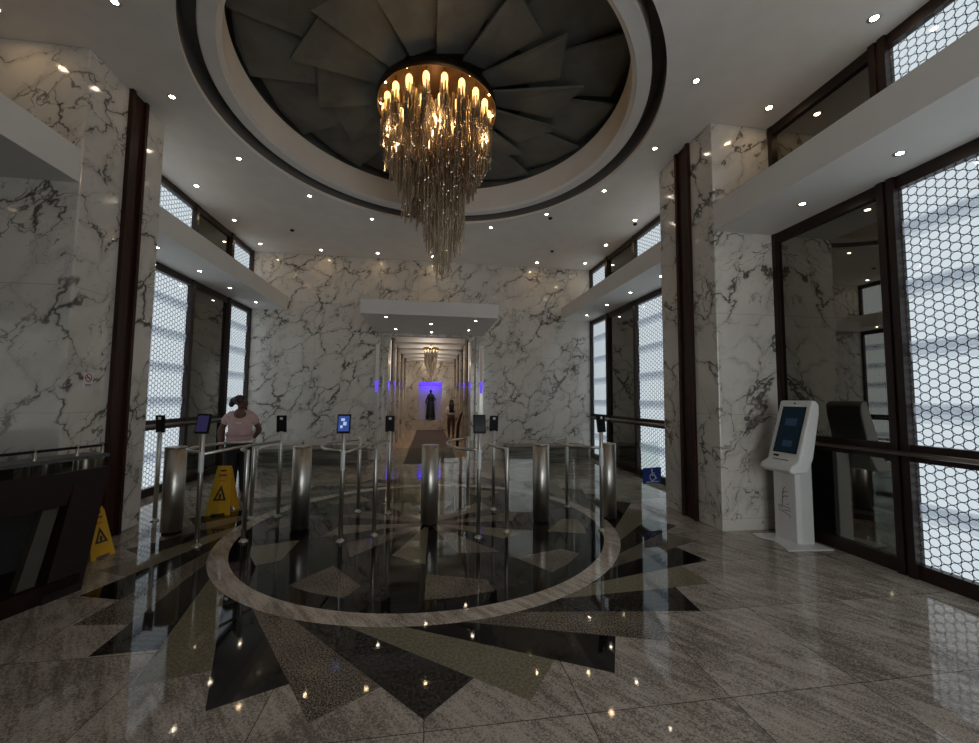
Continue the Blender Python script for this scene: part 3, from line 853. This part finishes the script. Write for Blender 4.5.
# tilted head: side outline in x,z then given width in y
y0, y1 = 3.755, 4.155
T0, T1 = (4.075, 1.60), (3.865, .93)     # screen plane top, bottom
def head_pts(y): return None
hp = [(4.075, 1.60), (4.125, 1.597), (4.160, 1.55), (4.155, 1.45), (4.06, .98), (3.99, .83), (3.80, .815), (3.765, .85), (3.79, .90), (3.875, .945)]
hd = MB().mat('kiosk_white').hull([(x-4.10, y0-4.06, z) for x, z in hp], [(x-4.10, y1-4.06, z) for x, z in hp])
head = hd.build('head', None, k, bevel=.018)
def on_face(u, v, off):      # u along y 0..1 (camera side first), v down the tilted face
    d = Vector((T1[0]-T0[0], 0, T1[1]-T0[1])); n_ = Vector((d.z, 0, -d.x)).normalized()
    p = Vector((T0[0], y0+(y1-y0)*u, T0[1]))+d*v+n_*off
    return (p.x-4.10, p.y-4.06, p.z)
def face_panel(mb, u0, u1, v0, v1, o0, o1):
    q = [(u0, v0), (u1, v0), (u1, v1), (u0, v1)]
    mb.hull([on_face(*p, o0) for p in q], [on_face(*p, o1) for p in q]); return mb
bz = face_panel(MB().mat('black_plastic'), .12, .84, .105, .86, -.002, .004).build('screen_bezel', None, head)
scn = face_panel(MB().mat('screen_kiosk'), .145, .815, .12, .845, .004, .005).build('screen', None, bz)
face_panel(MB().mat('screen_photo'), .30, .66, .30, .42, .005, .0056).build('screen_picture', None, bz)
face_panel(MB().mat('screen_photo'), .30, .60, .66, .76, .005, .0056).build('screen_caption', None, bz)
cam_d = MB().mat('black_plastic'); c_ = on_face(.5, .05, .003); cam_d.ball(c_, .009, seg=10).build('camera_eye', None, head)
sl_ = face_panel(MB().mat('kiosk_line'), .30, .80, .965, .995, -.004, .004).build('printer_slot', None, head)
face_panel(MB().mat('black_plastic'), .64, .80, .90, .93, -.002, .004).build('scanner_window', None, head)

# ------------------------------------------------------------------ mirrored strips by the corridor mouth, their violet reflection built as emission
for sx, lab in ((-1, 'tall slim mirrored wall strip, violet reflection built as a glow, left of the corridor mouth'), (1, 'tall slim mirrored wall strip, violet reflection built as a glow, right of the corridor mouth')):
    t = thing('wall_strip', lab, 'wall panel', (sx*1.335, YB, 0), 0, 'slim mirrored strips')
    MB().mat('pale_metal').box(-.06, .06, -.03, 0, .98, 3.0).build('back_plate', None, t)
    MB().mat('brushed_steel').box(-.045, .045, -.06, -.03, 1.0, 1.72).build('lower_stem', None, t)
    MB().mat('glow_violet').hull([(-.03, -.06, 1.72), (.03, -.06, 1.72), (.03, -.03, 1.72), (-.03, -.03, 1.72)], [(-.055, -.07, 2.02), (.055, -.07, 2.02), (.055, -.03, 2.02), (-.055, -.03, 2.02)]).build('violet_glow', None, t)
    MB().mat('glow_pale').box(-.04, .04, -.05, -.03, 2.03, 2.95).build('upper_strip', None, t)

# ------------------------------------------------------------------ corridor contents
t = MB().mat('mat_brown').box(-.60, .72, 10.0, 20.1, 0, .012).build('floor_mat', None); tag(t, 'long brown runner mat lying down the corridor', 'mat')
st_ = thing('statue', 'black draped standing figure in the violet lit niche at the corridor end', 'statue', (.05, YE+.18, NZ0))
prof = [(.24, 0), (.24, .04), (.22, .05), (.25, .12), (.22, .35), (.20, .60), (.185, .78), (.135, .92), (.165, 1.05), (.175, 1.18), (.12, 1.27), (.05, 1.31), (.045, 1.36)]
s = MB().mat('statue_black').lathe(prof, seg=24); 
for v in s.bm.verts: v.co.y *= .72
s.build('draped_body', None, st_)
MB().mat('statue_black').ball((0, 0, 1.42), .065, .07, .085).build('head', None, st_)
MB().mat('statue_black').tube([(.10, 0, 1.17), (.235, -.02, 1.02), (.14, -.13, .92)], [.045, .038, .03], 8).build('arm', None, st_)
MB().mat('statue_black').tube([(-.10, 0, 1.17), (-.20, -.01, 1.02), (-.235, -.03, .80)], [.045, .038, .03], 8).build('arm', None, st_)
MB().mat('statue_black').lathe([(.24, 0), (.24, .03)], seg=24).build('plinth_disc', None, st_)
# small chandelier of the corridor
c2 = thing('corridor_chandelier', 'slender crystal chandelier hanging in the corridor before the violet niche', 'chandelier', (0.02, 14.2, 3.36))
MB().mat('brass').lathe([(.26, 0), (.28, -.02), (.28, -.06), (.02, -.06)], seg=24, cap=True).build('ceiling_plate', None, c2)
MB().mat('brass').tube([(0, 0, .26), (0, 0, 0)], .02, 8).build('stem', None, c2)
for kx in range(44):
    a = 2.4*kx; r = .03+.21*math.sqrt(kx/44)
    s = MB().mat('crystal'); strand_mesh(s.bm, 0, 0, 0, 1.30-1.0*(r/.26)**1.3+random.uniform(0, .08), .019, .05)
    s.build('crystal_strand', None, c2, loc=(r*math.cos(a), r*math.sin(a), -.06))
for kx in range(6):
    a = 2*PI*kx/6; MB().mat('bulb_gold').ball((.2*math.cos(a), .2*math.sin(a), -.10), .022, seg=8).build('bulb', None, c2)
dp = thing('bent_post', 'dark bent post leaning by the right corridor wall beside the walking woman', 'post', (.93, 13.0, 0))
MB().mat('wood_mahogany').tube([(-.03, 0, .03), (-.02, 0, .45), (.0, 0, .72), (.05, 0, .95), (.11, 0, 1.14)], [.05, .05, .05, .045, .04], 10).build('shaft', None, dp)
MB().mat('black_plastic').lathe([(.09, 0), (.09, .02), (.04, .04)], (-.03, 0), 16).build('foot', None, dp)
# corridor practical lights
for i in range(6):
    ld = D.lights.new('corridor_lamp', 'AREA'); ld.energy = 9 if i else 6; ld.color = (1, .86, .70); ld.shape = 'DISK'; ld.size = .12
    lo = D.objects.new('corridor_lamp', ld); COL.objects.link(lo); lo.location = (0, 11.3+1.55*i+1.02, 3.595); lo.parent = cc
ld = D.lights.new('niche_lamp', 'AREA'); ld.energy = 5; ld.color = (.10, .04, 1.0); ld.shape = 'RECTANGLE'; ld.size = 1.0; ld.size_y = .06
lo = D.objects.new('niche_lamp', ld); COL.objects.link(lo); lo.location = (.03, YE+.22, NZ1-.03); lo.rotation_euler = (R(38), 0, 0)

# ------------------------------------------------------------------ reception desk at the left
DA = Vector((-.31, -.951, 0)); DB = Vector((-.951, .31, 0)); DO = Vector((-2.81, 3.86, 0))
desk = thing('reception_desk', 'dark mahogany reception desk with a slanted end and steel top rail at the left edge', 'desk', tuple(DO))
def q(a, b, z):
    v = DA*a+DB*b; return (v.x, v.y, z)
def bar(mb, a0, a1, b0, b1, z0, z1, sa=0, sb=0):
    """box in desk axes whose top is shifted by sa, sb"""
    lo = [(a0, b0), (a1, b0), (a1, b1), (a0, b1)]
    mb.hull([q(a, b, z0) for a, b in lo], [q(a+sa, b+sb, z1) for a, b in lo]); return mb
LN = 2.6
bar(MB().mat('wood_shaded'), 0, LN, .02, .60, 0, .13).build('base_plinth', None, desk)
bar(MB().mat('wood_shaded'), 0, .26, 0, .10, 0, .93, -.416, .335).build('slanted_end', None, desk)
bar(MB().mat('olive_panel'), .29, .40, .06, .12, .05, .70, -.32, .25).build('olive_panel', None, desk)
bar(MB().mat('wood_shaded'), -.30, LN, .26, .34, .66, .93, -.08, .06).build('fascia', None, desk)
bar(MB().mat('dark_wall'), -.33, LN, .60, .64, 0, .95).build('void_backing', None, desk)  # dark sheet put in so the shaded void of the desk stays black
bar(MB().mat('dark_glass'), -.36, LN, .335, .345, .93, 1.02).build('glass_screen', None, desk)
bar(MB().mat('desk_metal'), -.40, LN, .33, .62, 1.02, 1.05).build('worktop', None, desk)
bar(MB().mat('desk_metal'), .62, .68, .36, .42, .35, .66).build('grey_leg', None, desk)
bar(MB().mat('desk_metal'), .55, LN, .20, .24, .20, .235).build('foot_rail', None, desk)
rl = MB().mat('black_plastic').tube([q(-.42, .40, 1.125), q(LN, .40, 1.125)], .012, 8).build('top_rail', None, desk)
for a in (-.38, -.18, .12, 1.1, 1.9):
    MB().mat('brushed_steel').tube([q(a, .40, .90), q(a, .40, 1.15)], .012, 10).build('rail_post', None, desk)

# no smoking sign on the left pillar
ns = thing('no_smoking_sign', 'small white no smoking sign with a red ring on the left marble pillar', 'sign', (-XP+.001, 4.77, 1.76))
MB().mat('sign_white').box(0, .004, -.055, .055, -.09, .07).build('plate', None, ns)
m = MB().mat('sign_red')
seg = 24
for i in range(seg):
    a, b = 2*PI*i/seg, 2*PI*(i+1)/seg
    m.hull([(.004, r*math.cos(g_), .02+r*math.sin(g_)) for r, g_ in ((.034, a), (.044, a), (.044, b), (.034, b))], [(.006, r*math.cos(g_), .02+r*math.sin(g_)) for r, g_ in ((.034, a), (.044, a), (.044, b), (.034, b))])
c_, s_ = math.cos(R(45)), math.sin(R(45))
qd = [(-.036, -.005), (.036, -.005), (.036, .005), (-.036, .005)]
m.hull([(.004, y*c_+z*s_, .02-y*s_+z*c_) for y, z in qd], [(.006, y*c_+z*s_, .02-y*s_+z*c_) for y, z in qd])
m.build('red_ring', None, ns)
m = MB().mat('sign_print').box(.004, .0055, -.025, .020, .014, .024); m.build('cigarette_symbol', None, ns)
m = MB().mat('sign_print'); m.box(.004, .0055, -.04, .04, -.055, -.048).box(.004, .0055, -.03, .03, -.072, -.066); m.build('caption_line', None, ns)

# ------------------------------------------------------------------ people
def skin_mesh(verts, edges, sub=2, root=0):
    me = D.meshes.new('tmp'); me.from_pydata([v[0] for v in verts], edges, []); me.update()
    o = D.objects.new('tmp', me); COL.objects.link(o)
    sm = o.modifiers.new('skin', 'SKIN'); sm.use_smooth_shade = True; sm.branch_smoothing = .3
    if not me.skin_vertices: return None
    for i, v in enumerate(verts):
        r = v[1]; r = r if isinstance(r, (tuple, list)) else (r, r)
        me.skin_vertices[0].data[i].radius = r
    for i in range(len(verts)): me.skin_vertices[0].data[i].use_root = (i == root)
    s = o.modifiers.new('sub', 'SUBSURF'); s.levels = sub; s.render_levels = sub
    dg = bpy.context.evaluated_depsgraph_get(); dg.update()
    ev = o.evaluated_get(dg); out = D.meshes.new_from_object(ev)
    D.objects.remove(o); D.meshes.remove(me)
    return out
def chain(dic, edges):
    names = list(dic); return [dic[n_] for n_ in names], [(names.index(a), names.index(b)) for a, b in edges]
def skin_obj(name, dic, edges, mat, parent, extra=(), root=None, sub=2):
    v, e = chain(dic, edges)
    me = skin_mesh(v, e, sub, list(dic).index(root) if root else 0)
    if extra:
        bm = bmesh.new(); bm.from_mesh(me)
        for x in extra: bm.from_mesh(x)
        bm.to_mesh(me); bm.free()
    me.materials.clear(); me.materials.append(M[mat])
    for p in me.polygons: p.use_smooth = True; p.material_index = 0
    me.name = name
    o = D.objects.new(name, me); COL.objects.link(o); o.parent = parent
    return o
def hand(wrist, direction, curl, side):
    """five finger chains rooted in the palm"""
    w = Vector(wrist); d = Vector(direction).normalized(); c = Vector(curl).normalized()
    s = d.cross(c).normalized()*side
    outs = []
    v = [(w, .030), (w+d*.045, (.040, .026)), (w+d*.085, (.040, .022))]
    outs.append(skin_mesh([(tuple(p), r) for p, r in v], [(0, 1), (1, 2)], 1))
    for i, ln in enumerate((.070, .080, .074, .058)):
        b = w+d*.075+s*(.030-.020*i)
        p1 = b+d*ln*.5+c*.006; p2 = p1+d*ln*.3+c*.022; p3 = p2+d*ln*.12+c*.026
        outs.append(skin_mesh([(tuple(x), r) for x, r in ((b, .0095), (p1, .009), (p2, .0085), (p3, .007))], [(0, 1), (1, 2), (2, 3)], 1))
    b = w+d*.03+s*.030; p1 = b+s*.028+d*.03+c*.012; p2 = p1+d*.034+c*.014
    outs.append(skin_mesh([(tuple(x), r) for x, r in ((b, .013), (p1, .0105), (p2, .008))], [(0, 1), (1, 2)], 1))
    return outs
def face_parts(head_c, yaw, parent, hairmat='hair'):
    pass

def person_a():
    """woman in pink, facing the hall entrance with her head turned to her left; arms held back"""
    p = thing('person', 'person in a pink T-shirt and dark trousers standing behind the left barrier, head turned aside', 'person', (-2.90, 6.75, 0), R(18))
    hy = R(58)                    # head turned to the +x side
    fx, fy = math.sin(hy), -math.cos(hy)
    def H(f, s, z): return (fx*f+fy*s*-1*0 + (math.cos(hy))*s, fy*f+math.sin(hy)*s, z)   # f forward, s to her left
    d = {
     'pelvis': ((0, .01, .90), (.165, .125)), 'waist': ((0, 0, 1.04), (.155, .115)), 'chest': ((0, -.01, 1.20), (.165, .13)),
     'upper': ((0, .01, 1.32), (.115, .07)), 'neck0': ((0, .015, 1.385), (.060, .058)), 'neck1': ((.008, .0, 1.435), (.050, .052)),
     'head0': (H(.012, 0, 1.485), (.068, .074)), 'head1': (H(.008, 0, 1.535), (.074, .088)), 'head2': (H(-.006, 0, 1.578), (.060, .070)),
     'chin': (H(.070, 0, 1.455), (.026, .022)), 'nose': (H(.098, 0, 1.508), (.012, .016)),
     'shl': ((.150, .02, 1.31), (.045, .046)), 'ell': ((.265, .075, 1.09), (.050, .048)), 'wrl': ((.165, .17, .93), (.030, .030)),
     'shr': ((-.150, .02, 1.31), (.045, .046)), 'elr': ((-.262, .03, 1.08), (.050, .048)), 'wrr': ((-.235, -.01, .86), (.030, .030)),
     'hipl': ((.095, .01, .82), (.115, .115)), 'knl': ((.09, -.01, .48), (.072, .075)), 'anl': ((.085, .02, .085), (.042, .045)), 'tol': ((.105, -.12, .035), (.036, .026)),
     'hipr': ((-.095, .01, .82), (.115, .115)), 'knr': ((-.09, -.01, .48), (.072, .075)), 'anr': ((-.085, .02, .085), (.042, .045)), 'tor': ((-.105, -.12, .035), (.036, .026)),
    }
    E = [('pelvis', 'waist'), ('waist', 'chest'), ('chest', 'upper'), ('upper', 'neck0'), ('neck0', 'neck1'), ('neck1', 'head0'), ('head0', 'head1'), ('head1', 'head2'), ('head0', 'chin'), ('head1', 'nose'),
         ('upper', 'shl'), ('shl', 'ell'), ('ell', 'wrl'), ('upper', 'shr'), ('shr', 'elr'), ('elr', 'wrr'),
         ('pelvis', 'hipl'), ('hipl', 'knl'), ('knl', 'anl'), ('anl', 'tol'), ('pelvis', 'hipr'), ('hipr', 'knr'), ('knr', 'anr'), ('anr', 'tor')]
    ex = hand((.165, .17, .93), (-.85, .25, -.35), (0, -1, 0), 1)+hand((-.235, -.01, .86), (.15, -.12, -1), (1, 0, 0), 1)
    skin_obj('body', d, E, 'skin', p, ex, 'pelvis')
    s = {'hem': ((0, .01, .86), (.205, .170)), 'hip': ((0, .01, .95), (.200, .162)), 'waist': ((0, 0, 1.04), (.185, .145)), 'bust': ((0, -.025, 1.19), (.190, .162)), 'upper': ((0, .012, 1.30), (.165, .108)),
         'shl': ((.160, .015, 1.305), (.088, .088)), 'sll': ((.232, .048, 1.17), (.078, .074)), 'shr': ((-.160, .015, 1.305), (.088, .088)), 'slr': ((-.232, .022, 1.17), (.078, .074))}
    skin_obj('t_shirt', s, [('hem', 'hip'), ('hip', 'waist'), ('waist', 'bust'), ('bust', 'upper'), ('upper', 'shl'), ('shl', 'sll'), ('upper', 'shr'), ('shr', 'slr')], 'shirt_pink', p, (), 'bust')
    # scoop neckline: skin seen above the shirt edge
    nk = MB().mat('skin').ball((0, -.050, 1.345), .098, .098, .088); nk.build('neckline', None, p, smooth=True)
    lg = MB().mat('sign_white').box(-.045, .035, -.197, -.192, 1.205, 1.220); lg.build('shirt_print', None, p)
    t_ = {'belt': ((0, .01, 1.04), (.172, .138)), 'pelvis': ((0, .01, .88), (.205, .155)), 'hipl': ((.105, .01, .79), (.145, .14)), 'knl': ((.092, -.008, .48), (.094, .096)), 'cul': ((.086, .02, .11), (.062, .062)),
          'hipr': ((-.105, .01, .79), (.145, .14)), 'knr': ((-.092, -.008, .48), (.094, .096)), 'cur': ((-.086, .02, .11), (.062, .062))}
    skin_obj('trousers', t_, [('belt', 'pelvis'), ('pelvis', 'hipl'), ('hipl', 'knl'), ('knl', 'cul'), ('pelvis', 'hipr'), ('hipr', 'knr'), ('knr', 'cur')], 'trouser_dark', p, (), 'pelvis')
    for s_ in (-1, 1):
        skin_obj('shoe', {'heel': ((s_*.084, .035, .04), (.046, .042)), 'mid': ((s_*.095, -.06, .038), (.046, .036)), 'toe': ((s_*.107, -.155, .032), (.038, .028))}, [('heel', 'mid'), ('mid', 'toe')], 'shoe', p)
    hr = MB().mat('hair'); hr.ball(H(-.030, 0, 1.562), .094, .094, .082)
    hr.ball(H(-.115, -.02, 1.545), .050, .050, .058).ball(H(-.135, -.035, 1.50), .038, .038, .05).ball(H(-.15, .0, 1.56), .028, .03, .03)
    hr.build('hair', None, p, smooth=True)
    for s_ in (-1, 1):
        MB().mat('sign_white').ball(H(.074, s_*.030, 1.526), .0065, seg=10).build('eye', None, p, smooth=True)
        MB().mat('skin').ball(H(-.005, s_*.082, 1.512), .016, .018, .030, seg=10).build('ear', None, p, smooth=True)
        MB().mat('hair').ball(H(.082, s_*.030, 1.545), .014, .014, .004, seg=8).build('eyebrow', None, p)
    MB().mat('sign_red').ball(H(.084, 0, 1.475), .016, .020, .007, seg=10).build('mouth', None, p, smooth=True)
    ck = MB().mat('brass').tube([(.060*math.sin(R(a)), -.128-.016*math.cos(R(a))*1, 1.345-.045*math.cos(R(a))) for a in range(-80, 81, 20)], .003, 6); ck.build('necklace', None, p)
    return p
person_a().scale = (1.0, 1.0, .985)

def person_b():
    """woman walking away down the corridor"""
    p = thing('person', 'person with long dark hair, white top and brown trousers walking away down the corridor', 'person', (.86, 16.0, 0), R(180))
    d = {
     'pelvis': ((0, 0, .86), (.135, .105)), 'waist': ((0, 0, .99), (.115, .09)), 'chest': ((0, 0, 1.13), (.135, .10)), 'upper': ((0, .01, 1.23), (.095, .06)),
     'neck0': ((0, .012, 1.30), (.045, .045)), 'neck1': ((0, .0, 1.345), (.042, .044)), 'head0': ((0, -.01, 1.39), (.058, .066)), 'head1': ((0, -.008, 1.44), (.066, .080)), 'head2': ((0, .0, 1.48), (.052, .06)),
     'chin': ((0, -.068, 1.365), (.024, .02)), 'nose': ((0, -.095, 1.415), (.011, .014)),
     'shl': ((.135, .01, 1.23), (.040, .042)), 'ell': ((.20, .03, 1.0), (.037, .037)), 'wrl': ((.16, -.14, .90), (.025, .025)),
     'shr': ((-.135, .01, 1.23), (.040, .042)), 'elr': ((-.19, .03, 1.0), (.037, .037)), 'wrr': ((-.20, -.04, .79), (.025, .025)),
     'hipl': ((.085, 0, .79), (.09, .095)), 'knl': ((.08, -.07, .45), (.058, .06)), 'anl': ((.075, -.13, .09), (.036, .04)), 'tol': ((.085, -.26, .035), (.032, .024)),
     'hipr': ((-.085, 0, .79), (.09, .095)), 'knr': ((-.08, .0, .45), (.058, .06)), 'anr': ((-.075, .14, .10), (.036, .04)), 'tor': ((-.085, .02, .035), (.032, .024)),
    }
    E = [('pelvis', 'waist'), ('waist', 'chest'), ('chest', 'upper'), ('upper', 'neck0'), ('neck0', 'neck1'), ('neck1', 'head0'), ('head0', 'head1'), ('head1', 'head2'), ('head0', 'chin'), ('head1', 'nose'),
         ('upper', 'shl'), ('shl', 'ell'), ('ell', 'wrl'), ('upper', 'shr'), ('shr', 'elr'), ('elr', 'wrr'),
         ('pelvis', 'hipl'), ('hipl', 'knl'), ('knl', 'anl'), ('anl', 'tol'), ('pelvis', 'hipr'), ('hipr', 'knr'), ('knr', 'anr'), ('anr', 'tor')]
    ex = hand((.16, -.14, .90), (-.3, -.9, .2), (0, 0, -1), 1)+hand((-.20, -.04, .79), (0, -.1, -1), (1, 0, 0), 1)
    skin_obj('body', d, E, 'skin', p, ex, 'pelvis')
    s = {'hem': ((0, 0, .90), (.150, .122)), 'waist': ((0, 0, 1.0), (.132, .108)), 'bust': ((0, -.01, 1.13), (.152, .118)), 'upper': ((0, .012, 1.235), (.140, .095)),
         'shl': ((.14, .01, 1.225), (.072, .072)), 'ell': ((.20, .03, 1.0), (.05, .05)), 'wrl': ((.165, -.12, .91), (.038, .038)), 'shr': ((-.14, .01, 1.225), (.072, .072)), 'elr': ((-.19, .03, 1.0), (.05, .05)), 'wrr': ((-.198, -.03, .82), (.038, .038))}
    skin_obj('top', s, [('hem', 'waist'), ('waist', 'bust'), ('bust', 'upper'), ('upper', 'shl'), ('shl', 'ell'), ('ell', 'wrl'), ('upper', 'shr'), ('shr', 'elr'), ('elr', 'wrr')], 'shirt_white', p, (), 'bust')
    t_ = {'belt': ((0, 0, .93), (.128, .102)), 'pelvis': ((0, 0, .85), (.150, .120)), 'hipl': ((.087, 0, .77), (.104, .106)), 'knl': ((.081, -.068, .45), (.07, .072)), 'cul': ((.076, -.13, .12), (.054, .054)),
          'hipr': ((-.087, 0, .77), (.104, .106)), 'knr': ((-.081, .002, .45), (.07, .072)), 'cur': ((-.076, .13, .12), (.054, .054))}
    skin_obj('trousers', t_, [('belt', 'pelvis'), ('pelvis', 'hipl'), ('hipl', 'knl'), ('knl', 'cul'), ('pelvis', 'hipr'), ('hipr', 'knr'), ('knr', 'cur')], 'trouser_brown', p, (), 'pelvis')
    for x, y in ((.08, -.13), (-.08, .13)):
        skin_obj('shoe', {'heel': ((x, y+.03, .045), (.04, .038)), 'mid': ((x*1.05, y-.06, .038), (.04, .034)), 'toe': ((x*1.1, y-.14, .03), (.034, .026))}, [('heel', 'mid'), ('mid', 'toe')], 'shoe', p)
    hb = MB().mat('hair').ball((0, .022, 1.465), .084, .088, .080)
    hb.hull([(-.055, .10, 1.06), (.065, .10, 1.06), (.075, .145, 1.05), (-.06, .145, 1.05)], [(-.082, .02, 1.42), (.082, .02, 1.42), (.078, .10, 1.42), (-.078, .10, 1.42)])
    for kx in range(7):
        x_ = -.06+.02*kx; hb.tube([(x_*1.25, .085, 1.44), (x_*1.35, .118, 1.30), (x_*1.25, .145, 1.16), (x_*.95, .135, 1.03+.01*(kx % 3))], [.016, .020, .018, .006], 6)
    hb.build('hair', None, p, smooth=True)
    for s_ in (-1, 1):
        MB().mat('sign_white').ball((s_*.028, -.073, 1.432), .008, seg=8).build('eye', None, p, smooth=True)
    MB().mat('sign_red').ball((0, -.078, 1.378), .018, .012, .006, seg=8).build('mouth', None, p, smooth=True)
    b = MB().mat('black_plastic').rbox(-.12, .10, .118, .165, 1.02, 1.10, .02).build('waist_bag', None, p, bevel=.01)
    return p
person_b()

# ------------------------------------------------------------------ camera
yaw, pitch, roll = R(8.46), R(3.8), R(-.45)
fw = Vector((math.sin(yaw)*math.cos(pitch), math.cos(yaw)*math.cos(pitch), math.sin(pitch)))
r0 = Vector((math.cos(yaw), -math.sin(yaw), 0)); u0 = r0.cross(fw)
rr = r0*math.cos(roll)-u0*math.sin(roll); uu = u0*math.cos(roll)+r0*math.sin(roll)
cd = D.cameras.new('camera'); cam = D.objects.new('camera', cd); COL.objects.link(cam)
cd.sensor_fit = 'HORIZONTAL'; cd.sensor_width = 36; cd.lens = 400/979*36; cd.clip_start = .02; cd.clip_end = 200
mw = Matrix((rr, uu, -fw)).transposed().to_4x4(); mw.translation = Vector((0, 0, 1.6))
cam.matrix_world = mw
sc.camera = cam

w = D.worlds.new('World'); sc.world = w; w.use_nodes = True
w.node_tree.nodes['Background'].inputs[0].default_value = (.6, .75, 1, 1); w.node_tree.nodes['Background'].inputs[1].default_value = .05
vs = sc.view_settings
vs.view_transform = 'Standard'; vs.look = 'None'; vs.gamma = 1.0; vs.use_curve_mapping = False; vs.exposure = 0.34
sc.cycles.max_bounces = 10; sc.cycles.transparent_max_bounces = 24; sc.cycles.caustics_reflective = False; sc.cycles.caustics_refractive = False
sc.cycles.sample_clamp_indirect = 4.0
